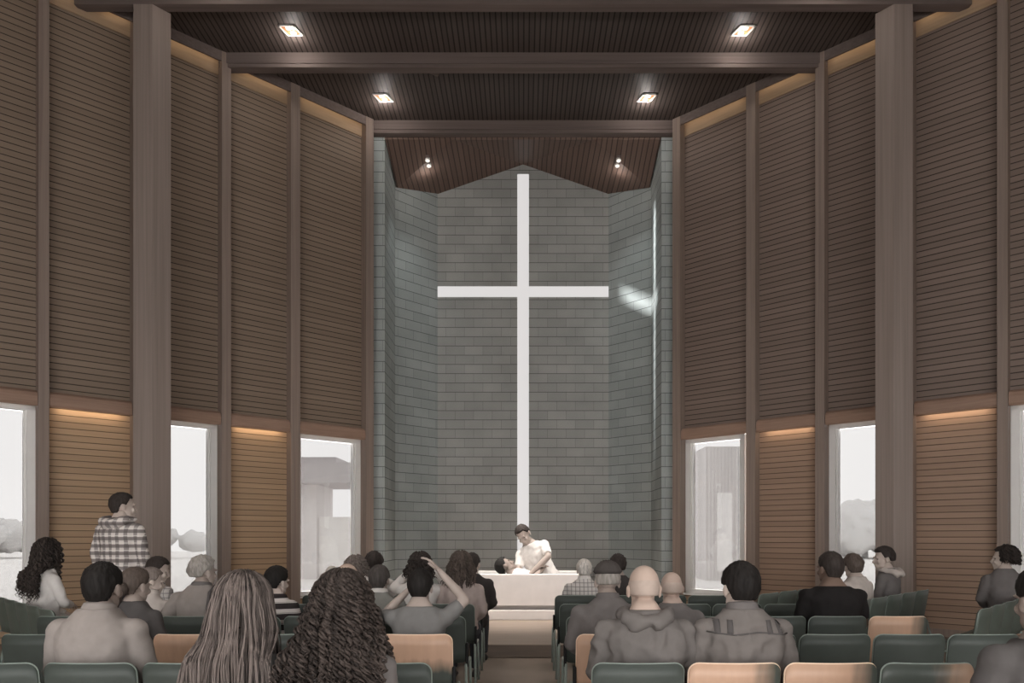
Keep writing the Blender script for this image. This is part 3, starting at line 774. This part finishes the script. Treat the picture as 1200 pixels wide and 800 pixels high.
    def cap(parent_name, fn_mask, thick, strands=26, amp=.006, mat=hc, nu=64, nv=36, sink=.88):
        if near: nu, nv = 110, 56
        rings = []
        for i in range(nv + 1):
            th = PI * (.01 + .98 * i / nv); rg = []
            for j in range(nu):
                ph = 2 * PI * j / nu                                # 0 = +X, pi/2 = front
                dv = Vector((math.sin(th) * math.cos(ph), math.sin(th) * math.sin(ph), math.cos(th)))
                w = fn_mask(ph, th, dv)
                st = noise.noise(Vector((dv.x * 9 + px, dv.y * 9, dv.z * 3))) + .6 * noise.noise(Vector((math.atan2(dv.y, dv.x) * strands / 3, th * 2.5, px)))
                sk_ = sink - .32 * sm(.15, .8, -dv.z); f = sk_ + (1 - sk_) * w
                th_ = thick * w + amp * st * w
                p = Vector((dv.x * (.076 + th_), dv.y * (.096 + th_) - .011, dv.z * ((.091 + th_) if dv.z > 0 else .128) + .033))
                p = Vector((p.x * f, (p.y + .011) * f - .011, (p.z - .033) * f + .033))
                rg.append(Hh(p))
            rings.append(rg)
        m = MB(); m.loft(rings); return m.build(parent_name, mat, o, True)
    def mask_short(low_back=1.05, front=.62, side=.98):
        def f(ph, th, dv):
            fr = dv.y                                              # 1 front, -1 back
            lim = PI * (front * .5 if fr > .75 else 0)
            az = math.acos(max(-1, min(1, -math.sin(ph))))           # 0 at the back, pi in front
            a = az / PI
            limt = (low_back * 2.1 * (1 - sm(.30, .46, a)) + side * 1.86 * sm(.30, .46, a)) * (1 - sm(.56, .74, a)) + front * 1.75 * sm(.56, .74, a)
            return 1 - sm(limt - .09, limt + .09, th)
        return f
    kind = hair[0]
    if kind in ('short', 'curlshort', 'bun', 'pony', 'long', 'curly', 'mid'):
        thick = hair[1] if len(hair) > 1 else .012
        cap('hair', mask_short(hair[2] if len(hair) > 2 else 1.1, .60, .92), thick, amp=.012 if kind == 'curlshort' else .005, strands=50 if near else 30)
    if kind == 'ring':                                             # bald on top, fringe of hair low at the back
        def f(ph, th, dv):
            az = math.acos(max(-1, min(1, -math.sin(ph)))) / PI
            a = sm(1.25, 1.6, th) * (1 - sm(2.0, 2.3, th)) * (1 - sm(.5, .62, az)); return a
        cap('hair', f, .0012, amp=.0006, sink=.93)
    if kind == 'cap':
        def f2(ph, th, dv):
            az = math.acos(max(-1, min(1, -math.sin(ph)))) / PI
            return sm(1.2, 1.35, th) * (1 - sm(1.9, 2.1, th)) * (1 - sm(.5, .62, az))
        cap('hair', f2, .006, amp=.003)
        def f3(ph, th, dv): return 1 - sm(1.28, 1.36, th)
        cap('beret', f3, .022, amp=.006, strands=12, mat=hair[1])
    if kind == 'bun':
        m = MB(); c0 = Vector(hair[3] if len(hair) > 3 else (0, -.125, -.03)); rg = []
        for i in range(13):
            th = PI * (.03 + .94 * i / 12)
            rg.append([Hh(c0 + Vector((math.sin(th)*math.cos(q)*.058, math.sin(th)*math.sin(q)*.05, math.cos(th)*.052)) * (1 + .10 * noise.noise(Vector((math.cos(q)*2, math.sin(q)*2, th*4))))) for q in [2*PI*j/22 for j in range(22)]])
        m.loft(rg); m.build('hair_bun', hc, o, True)
        m = MB(); m.tube([Hh((-.02, -.10, -.05)), Hh((-.03, -.12, -.12)), Hh((-.02, -.11, -.17))], [.03*k, .032*k, .008*k], 10); m.build('loose_hair', hc, o, True)
    if kind == 'pony':
        m = MB()
        for i in range(26):
            a = random.uniform(-.03, .03); q = random.uniform(-.02, .02)
            m.tube([Hh((a*.3, -.098, .01 + q*.3)), Hh((a*.7, -.135, .0 + q)), Hh((a, -.145 + q, -.07)), Hh((a*1.2, -.135 + q, -.15)), Hh((a*.6, -.125, -.21 - random.random()*.04))], [.006*k, .009*k, .010*k, .008*k, .002*k], 5)
        m.build('ponytail', hc, o, True)
    if kind in ('long', 'curly', 'mid'):
        Ln, flare, nst, rad, crl = hair[3], hair[4], hair[5], hair[6], hair[7]
        m = MB()
        for i in range(nst):
            # evenly spread around the back and the sides of the head
            ph = (i / (nst - 1) - .5) * 2 * 1.95 + random.uniform(-.03, .03)
            layer = random.random()
            er = .004 + .022 * layer
            L_ = Ln * (1 - .22 * random.random()) * (1 - .12 * abs(ph) / 1.95)
            pts = []; rr = []
            j0 = random.uniform(.1, .75) if layer > .35 else .05
            fq = random.uniform(70, 100) if near else random.uniform(55, 75); p0 = random.uniform(0, 6.28); amp_c = crl * random.uniform(.7, 1.2)
            npt = 12 if crl == 0 else (64 if near else 36)
            fl = flare * (.55 + .6 * layer)
            for q in range(npt + 1):
                u = q / npt
                tot = .16 + L_; dist = u * tot
                if dist < .16:
                    th = j0 + (PI / 2 - j0) * (dist / .16)
                    ex = Vector((math.sin(th) * math.sin(ph) * (.079 + er), -math.sin(th) * math.cos(ph) * (.099 + er) - .011, math.cos(th) * (.094 + er) + .033))
                else:
                    dn = (dist - .16); v = dn / max(Ln, .01)
                    ex = Vector((math.sin(ph) * (.079 + er) * (1 + fl * min(v, 1.1) ** .85), -math.cos(ph) * (.099 + er) - .011 - .03 * fl * v, .033 - dn))
                    if abs(ex.x) < .2 and math.cos(ph) > -.1: ex.y = min(ex.y, ex.y + (-.135 - .04 * layer - ex.y) * sm(.10, .2, dn))
                    w = .5 * noise.noise(Vector((ph * 3, dn * 7, px))) * .03 + (.5 * noise.noise(Vector((round(ph * 5) * 3.7, dn * 9, px))) * .05 if crl else .5 * noise.noise(Vector((round(ph * 9) * 3.7, dn * 5, px))) * .03)
                    ex.x += w
                if crl:
                    ca = amp_c * min(1, dist / .12)
                    ex += Vector((math.cos(fq * dist * 2.2 + p0) * ca, math.sin(fq * dist * 2.2 + p0) * ca, 0))
                else:
                    ex += Vector((noise.noise(Vector((i, u * 4, 1))) * .006, 0, 0))
                pts.append(Hh(ex)); rr.append(rad * k * (1 if u < .8 else max(.15, 1 - (u - .8) * 4.2)))
            m.tube(pts, rr, 4)
        m.build('hair_lengths', hc, o, True)
    return o, U, D, Hh, k
def band_between(o, name, mat, pts, r, n=8):
    m = MB(); m.tube(pts, r, n); return m.build(name, mat, o, True)
H_BLACK = m_hair('hair_black', (.014, .012, .011)); H_DARK = m_hair('hair_dark_brown', (.034, .027, .024), .5); H_BROWN = m_hair('hair_brown', (.085, .066, .056), .5)
H_LIGHT = m_hair('hair_light_brown', (.17, .14, .125), .6); H_GREY = m_hair('hair_grey', (.30, .275, .25), .3); H_WHITE = m_hair('hair_white', (.55, .51, .47), .2); H_CURL = m_hair('hair_curly_brown', (.040, .031, .027), 1.3)
C_TAUPE = cloth('taupe', (.31, .275, .255)); C_GREY = cloth('grey', (.19, .185, .18)); C_GREY2 = cloth('warm_grey', (.17, .155, .15)); C_DARK = cloth('dark', (.045, .04, .038)); C_BLACK = cloth('black', (.018, .016, .016))
C_WHITE = cloth('white', (.72, .68, .65)); C_CREAM = cloth('cream', (.55, .49, .45)); C_PARKA = cloth('parka', (.16, .145, .137)); C_DKGREY = cloth('dark_grey', (.10, .092, .09)); C_KHAKI = cloth('khaki_grey', (.30, .265, .245)); C_ROSE = cloth('pale_rose', (.46, .38, .35)); C_SAGE = cloth('sage_grey', (.26, .255, .235)); C_SUIT = cloth('suit', (.055, .048, .046))
C_PLAID = m_bands('plaid_shirt', [(2, .075, .45, .0, (.15, .125, .12), .8), (0, .075, .45, .02, (.12, .10, .10), .65), (2, .075, .08, .03, (.9, .85, .8), .8)], (.72, .66, .62))
C_PLAID2 = m_bands('fine_check_shirt', [(2, .045, .22, .0, (.2, .18, .18), .7), (0, .045, .22, .02, (.2, .18, .18), .7)], (.62, .58, .55))
C_STRIPE = m_bands('striped_jumper', [(2, .088, .55, .02, (.035, .028, .028), 1.0), (2, .088, .06, .055, (.3, .27, .25), 1.0)], (.62, .57, .54))
C_YOKE = m_bands('yoke_jacket', [], (.17, .155, .145)) if False else cloth('yoke_jacket', (.175, .157, .147))
PALE = (.57, .475, .42); MID = (.41, .338, .298); TANSK = (.30, .24, .21); DARKSK = (.16, .105, .08)
H_FUZZ = m_plain('hair_grey_stubble', (.485, .39, .335), .6, .06, 30, spec=.15)
S0, S1, S2, S3, S4, S5 = 301, 217, 170, 140, 118, 103.5
def hood(o, U, k, mat, name='hood', f=1.0):
    m = MB(); n = 14
    ctl = [((-.085, .07, .60), .018), ((-.125, -.01, .595), .036), ((-.105, -.095, .575), .045), ((-.05, -.135, .545), .052), ((.05, -.135, .545), .052), ((.105, -.095, .575), .045), ((.125, -.01, .595), .036), ((.085, .07, .60), .018)]
    P = []; R = []
    for i in range(len(ctl) - 1):
        for q in range(6):
            u = q / 6; u = u
            P.append(U(Vector(ctl[i][0]).lerp(Vector(ctl[i+1][0]), u) * 1)); R.append((ctl[i][1] * (1 - u) + ctl[i+1][1] * u) * k * f)
    P.append(U(ctl[-1][0])); R.append(ctl[-1][1] * k * f)
    m.tube(P, R, n)
    m.v = [tuple(Vector(v) + Vector((1, 1, 1)) * (.022 * k * noise.noise(Vector(v) * 17))) for v in m.v]
    return m.build(name, mat, o, True)
def chair0(px, label):
    chair('green', ((px - CX) / S0, F / S0 - .2, 0), 0, label, 'chairs of the row below the frame')
# --- left block, nearest first
chair0(278, 'green chair just below the frame under the woman with long straight hair'); chair0(397, 'green chair just below the frame under the woman with big curly hair'); chair0(1240, 'green chair just below the frame under the man cut by the right edge')
person('woman with long straight streaked hair in a grey top, left of the curly-haired woman', 277, 676, S0, ('long', .010, 1.15, .52, .72, 1000, .0027, 0), m_hair('hair_streaked', (.125, .102, .092), 1.3), MID, C_GREY, 'short', hy=.06, fem=True, vox=.012, group=None, build=.98, wr=.003)
person('woman with big dark curly hair falling over her back, seated in the nearest row', 396, 675, S0, ('curly', .016, 1.15, .36, .95, 210, .0062, .0105), H_CURL, MID, C_GREY2, 'long', fem=True, vox=.012, group=None)
person('man with cropped black hair in a plain taupe shirt, seated nearest the left edge', 112, 660, S1, ('short', .010, 1.22), H_BLACK, TANSK, C_TAUPE, build=1.12, vox=.012, collar=(C_TAUPE, .04), group=None, wr=.006)
o, U, D, Hh, k = person('woman with hair in a low bun and dark jacket, next to the taupe shirt man', 153, 666, S2, ('bun', .012, 1.15), H_BROWN, MID, C_DKGREY, fem=True, hy=-.35, hp=.1, group=None)
o, U, D, Hh, k = person('grey-haired woman in a white jacket past the woman with a bun', 173, 666, S3 - 1, ('short', .014, 1.1), H_LIGHT, PALE, C_CREAM, fem=True, hy=-.9, hp=.12, collar=(C_CREAM, .05), group=None)
person('dark-haired boy in a checked top looking down to the right, beside the left column', 179, 653, S4, ('short', .013, 1.1), H_DARK, PALE, C_PLAID2, hy=-.9, hp=.25, build=.82, yaw=-.3, group=None)
o, U, D, Hh, k = person('standing man in a hooded black and white plaid shirt by the left column', 140, 577, 114, ('short', .008, 1.15), H_DARK, PALE, C_PLAID, arms=('down', 'down'), hy=-.75, stand=True, yaw=-.15, lean=.03, legs=None, group=None, build=1.0, sloose=1.06)
hood(o, U, k, C_PLAID)
person('woman with long dark curls in a white blouse by the far left window', 47, 638, 114, ('curly', .012, 1.1, .44, .25, 90, .008, .012), H_CURL, PALE, C_WHITE, arms=('lap', 'fold'), fem=True, yaw=-.55, hy=.15, at=(-4.86, 7.32, .50), extra={'trousers': C_WHITE}, group=None, build=.95)
o, U, D, Hh, k = person('grey-haired elderly man in a light khaki jacket looking right, before the second left window', 234, 652, S3, ('curlshort', .014, 1.05), H_GREY, MID, C_KHAKI, arms=('out', 'lap'), hy=-.55, build=1.06, yaw=0, collar=(C_GREY2, .035), group=None)
m = MB(); m.tube([U((.11, -.135, .22)), U((.115, -.14, .42)), U((.12, -.115, .55)), U((.12, .0, .605))], [.014*k]*4, 6); m.build('shoulder_strap', C_DKGREY, o, True)
person('dark-haired person in a brown and white striped jumper, seated under the left siding panel', 311, 661, S3, ('short', .017, 1.12), H_BLACK, PALE, C_STRIPE, hy=-.5, build=.86, shoulder=.92, hr=.1, at=(-2.08, 6.07, .43), group=None)
person('blond person barely seen above the curly-haired woman', 388, 664, S5, ('short', .014, 1.1), H_WHITE, PALE, C_CREAM, build=.9, group=None)
o, U, D, Hh, k = person('bald man in a dark blazer behind the curly-haired woman', 404, 660, S2, ('ring',), H_FUZZ, (.50, .37, .30), C_SUIT, build=1.06, collar=(C_WHITE, .03), hy=.1, group=None)
person('woman with loose wavy light brown hair before the niche corner', 415, 653, S4, ('mid', .014, 1.1, .12, .6, 70, .009, .012), H_LIGHT, PALE, C_CREAM, fem=True, group=None)
person('man with thick dark curls, farthest row, at the left niche corner', 437, 648, S5, ('curlshort', .024, 1.1), H_DARK, PALE, C_WHITE, build=.95, group=None)
person('dark-haired man in a sage jumper with a white collar, left of the aisle', 443, 663, S3, ('short', .014, 1.2), m_hair('hair_dark_grey', (.06, .052, .048)), MID, C_SAGE, build=1.02, collar=(C_WHITE, .04), hy=-.1, group=None)
o, U, D, Hh, k = person('woman in a white shawl with dark hair under a pale band', 491, 649, S4, ('mid', .012, 1.1, .15, .4, 70, .009, .008), H_DARK, PALE, C_WHITE, arms=('raise', 'raise'), fem=True, hy=.15, group=None, build=1.08)
person('black-haired man in a grey tee raising his hands to his head', 491, 668, S2, ('short', .014, 1.2), H_BLACK, MID, C_GREY, 'short', arms=('raise', 'head'), build=1.06, group=None, hp=.08, sloose=1.03)
person('woman with long wavy brown hair in a pale rose top at the aisle', 540, 648, S4, ('long', .013, 1.1, .24, .5, 110, .008, .006), H_BROWN, PALE, C_ROSE, fem=True, hy=-.1, group=None)
person('man in a dark suit jacket at the left edge of the aisle, farthest row', 553, 648, S5 - .5, ('short', .010, 1.15), H_DARK, PALE, C_SUIT, build=1.05, hy=-.2, group=None)
# --- right block
o, U, D, Hh, k = person('bald man in a grey hooded parka, seated in the nearest row right of the aisle', 757, 662, S1, ('ring',), H_FUZZ, (.52, .40, .335), C_PARKA, build=1.16, vox=.012, wr=.020, sloose=1.05, group=None)
hood(o, U, k, C_PARKA, f=.88)
o, U, D, Hh, k = person('dark-haired man in a grey jacket with a yoke seam and shoulder tabs', 872, 660, S1, ('short', .014, 1.15), H_BLACK, PALE, C_YOKE, build=1.10, vox=.012, wr=.018, sloose=1.03, collar=(C_GREY2, .045), hy=.12, group=None)
def on_back(o, U, pts, off=.004):
    out = []
    for x, z in pts:
        q = U((x, -.6, z)); h = BV[0].ray_cast(q, Vector((0, 1, 0)))
        out.append((h[0] if h[0] else U((x, -.1, z))) - Vector((0, off, 0)))
    return out
sm_ = MB(); sm_.tube(on_back(o, U, [(-.215 + .043 * i, .455 + .006 * math.cos(i)) for i in range(11)], .002), .0045 * k, 6); sm_.build('yoke_seam', C_DKGREY, o, True)
for sx in (-1, 1):
    for x0 in (.105, .165):
        b = MB(); rows = [on_back(o, U, [(sx * (x0 + d - .10 * (z - .46)), z) for d in (-.014, 0, .014)], .005) for z in (.452, .47, .49, .51, .525)]
        b.loft([r_ + [p + Vector((0, .008, 0)) for p in reversed(r_)] for r_ in rows]); b.build('shoulder_tab', C_DKGREY, o, True)
person('older man in a dark beret and grey jacket by the aisle', 713, 660, S2, ('cap', cloth('beret', (.075, .066, .062))), H_GREY, MID, C_GREY2, build=1.12, group=None, collar=(C_GREY2, .04), hy=.12)
person('bald man half hidden behind the parka man', 789, 670, S2 - 2, ('ring',), H_FUZZ, (.50, .38, .32), C_GREY2, build=1.04, group=None, hy=-.1)
person('white-haired man in a checked shirt, farthest row beside the aisle', 685, 656, S5 + 1, ('curlshort', .013, 1.15), H_WHITE, PALE, C_PLAID2, build=1.12, collar=(C_WHITE, .05), group=None, hp=.05)
person('brown-haired person seen over the man with the beret', 725, 650, S5, ('curlshort', .016, 1.1), H_DARK, MID, C_SUIT, group=None, build=.95)
person('man in a black short-sleeved shirt seated below the second right window', 977, 647, S3 + 1, ('short', .010, 1.2), H_DARK, (.20, .135, .105), C_BLACK, 'short', build=1.18, hy=.25, arms=('lap', 'lap'), group=None, sloose=1.05)
o, U, D, Hh, k = person('wavy-haired person in a pale jumper seen from behind below the second right window', 1009, 650, 105, ('curlshort', .022, 1.15), H_BROWN, PALE, C_CREAM, yaw=.5, build=1.08, hy=-.4, at=(3.66, 7.92, .455), group=None)
o, U, D, Hh, k = person('smiling young man in a grey hooded top in profile, before the right column', 1044, 643, 102, ('short', .018, 1.0), H_DARK, PALE, C_GREY2, yaw=.75, hy=.75, at=(4.36, 8.62, .47), group=None, build=.92)
hood(o, U, k, C_CREAM, f=.8)
person('woman with dark hair in a grey cardigan in profile near the right edge', 1180, 643, 117, ('mid', .014, 1.1, .10, .3, 60, .009, .008), H_DARK, PALE, C_GREY2, yaw=-.4, hy=1.4, fem=True, at=(5.44, 8.18, .47), group=None)
person('man in a charcoal tee cut off by the right edge, nearest row', 1240, 664, S0, ('short', .012, 1.15), H_BLACK, TANSK, C_DKGREY, 'short', build=1.2, group=None, vox=.012, wr=.006, sloose=1.03)
# --- at the font
ARMS['pourl'] = ((.25, .15, .34), (-.10, .36, .20)); ARMS['pourr'] = ((.20, .22, .33), (.10, .38, .14))
KN_ = [[(sx * .09, .02, .05), (sx * .13, .34, .0), (sx * .12, .02, -.03)] for sx in (-1, 1)]
person('man in a white tee bending over the font, looking down at the person in it', 606, 617, 70.5, ('short', .008, 1.0), H_DARK, MID, C_WHITE, 'short', arms=('pourl', 'pourr'), yaw=2.65, lean=.22, lean_side=.38, hy=-.05, hp=.40, hr=.0, at=(.41, 12.08, .68), scale=1.27, floor=.16, legs=KN_, extra={'trousers': C_WHITE}, group=None, sloose=1.05)
person('dark-haired person lying back in the font, head over its rim', 590, 655, 72, ('short', .014, 1.1), H_BLACK, TANSK, C_WHITE, 'short', arms=('fold', 'fold'), yaw=-1.75, lean=-1.12, hp=.25, hy=.35, at=(.46, 11.78, .57), scale=1.2, floor=.16, legs=[[(sx * .08, .02, .03), (sx * .09, .27, .02), (sx * .09, .24, -.04)] for sx in (-1, 1)], extra={'trousers': C_WHITE}, group=None)
# ---------------------------------------------------------------- outside, haze put into the pale colours
GR = m_plain('outside_pavement', (.86, .84, .82), .9, .04, 1)
m = MB(); m.box((-60, -8, -.12), (60, 80, -.02)); struct(m.build('ground', GR))
BW_ = m_plain('outside_render', (.80, .77, .76), .9, .05, 1); BW2 = m_plain('outside_slab', (.56, .53, .53), .9, .06, 1)
o = thing('canopy_building', 'pale building with a dark roof slab seen through the left window beside the niche', 'building', (-7.2, 25, 0))
m = MB(); m.box((-2.5, 0, 3.35), (1.4, 3.5, 4.05)); m.box((-1.2, .6, 4.05), (.6, 3, 4.3)); m.build('roof_slab', BW2, o)
m = MB(); m.box((-2.2, .8, -.05), (-.15, 3, 3.36)); m.box((1.15, .5, -.05), (1.35, .7, 3.36)); m.build('wall', BW_, o)
m = MB(); m.box((-.1, 1.0, -.05), (1.1, 1.1, 2.2)); m.build('door', m_plain('outside_pale_door', (.95, .93, .91), .8, .02), o)
o = thing('annex_building', 'pale grey building with ribbed upper wall seen through the right window beside the niche', 'building', (7.3, 25, 0))
m = MB(); m.box((-1.0, 0, -.05), (3.5, 3, 4.6)); m.build('wall', m_boards('outside_ribbed_cladding', (.74, .71, .70), .12, .02, axis='u', gapc=.75), o)
m = MB(); m.box((-.62, -.04, .3), (-.1, .02, 3.0)); m.build('window', m_plain('outside_pane', (.92, .90, .89), .5, .03, 3), o)
m = MB(); m.box((.55, -.04, .0), (1.2, .02, 3.0)); m.build('door', m_plain('outside_panel', (.84, .81, .80), .5, .04, 3), o)
TREE = m_plain('outside_foliage', (.70, .69, .68), .9, .06, 1)
def tree(x, Y, h, w, label):
    o = thing('tree', label, 'tree', (x, Y, 0), 0, 'trees beyond the windows')
    m = MB(); m.tube([(0, 0, -.05), (0, 0, h * .5)], [.25, .15], 8); m.build('trunk', TREE, o, True)
    m = MB()
    for i in range(26):
        a = random.uniform(0, 6.28); r = random.uniform(0, w); m.ball((r * math.cos(a), r * math.sin(a) * .6, h * random.uniform(.4, .8)), random.uniform(.3, .42) * min(w, h), 10, 7)
    vs, fs = remeshed(m, .25, 2)
    q = MB(); q.add([Vector(v) + Vector((.2, .2, .2)) * noise.noise(Vector(v) * 2) for v in vs], fs); q.build('crown', TREE, o, True)
tree(-27.5, 52, 2.3, 5, 'grey tree far outside the second left window'); tree(24.5, 52, 3.6, 5, 'grey tree far outside the second right window'); tree(-40, 52, 2.6, 6, 'grey tree far outside the left-most window')
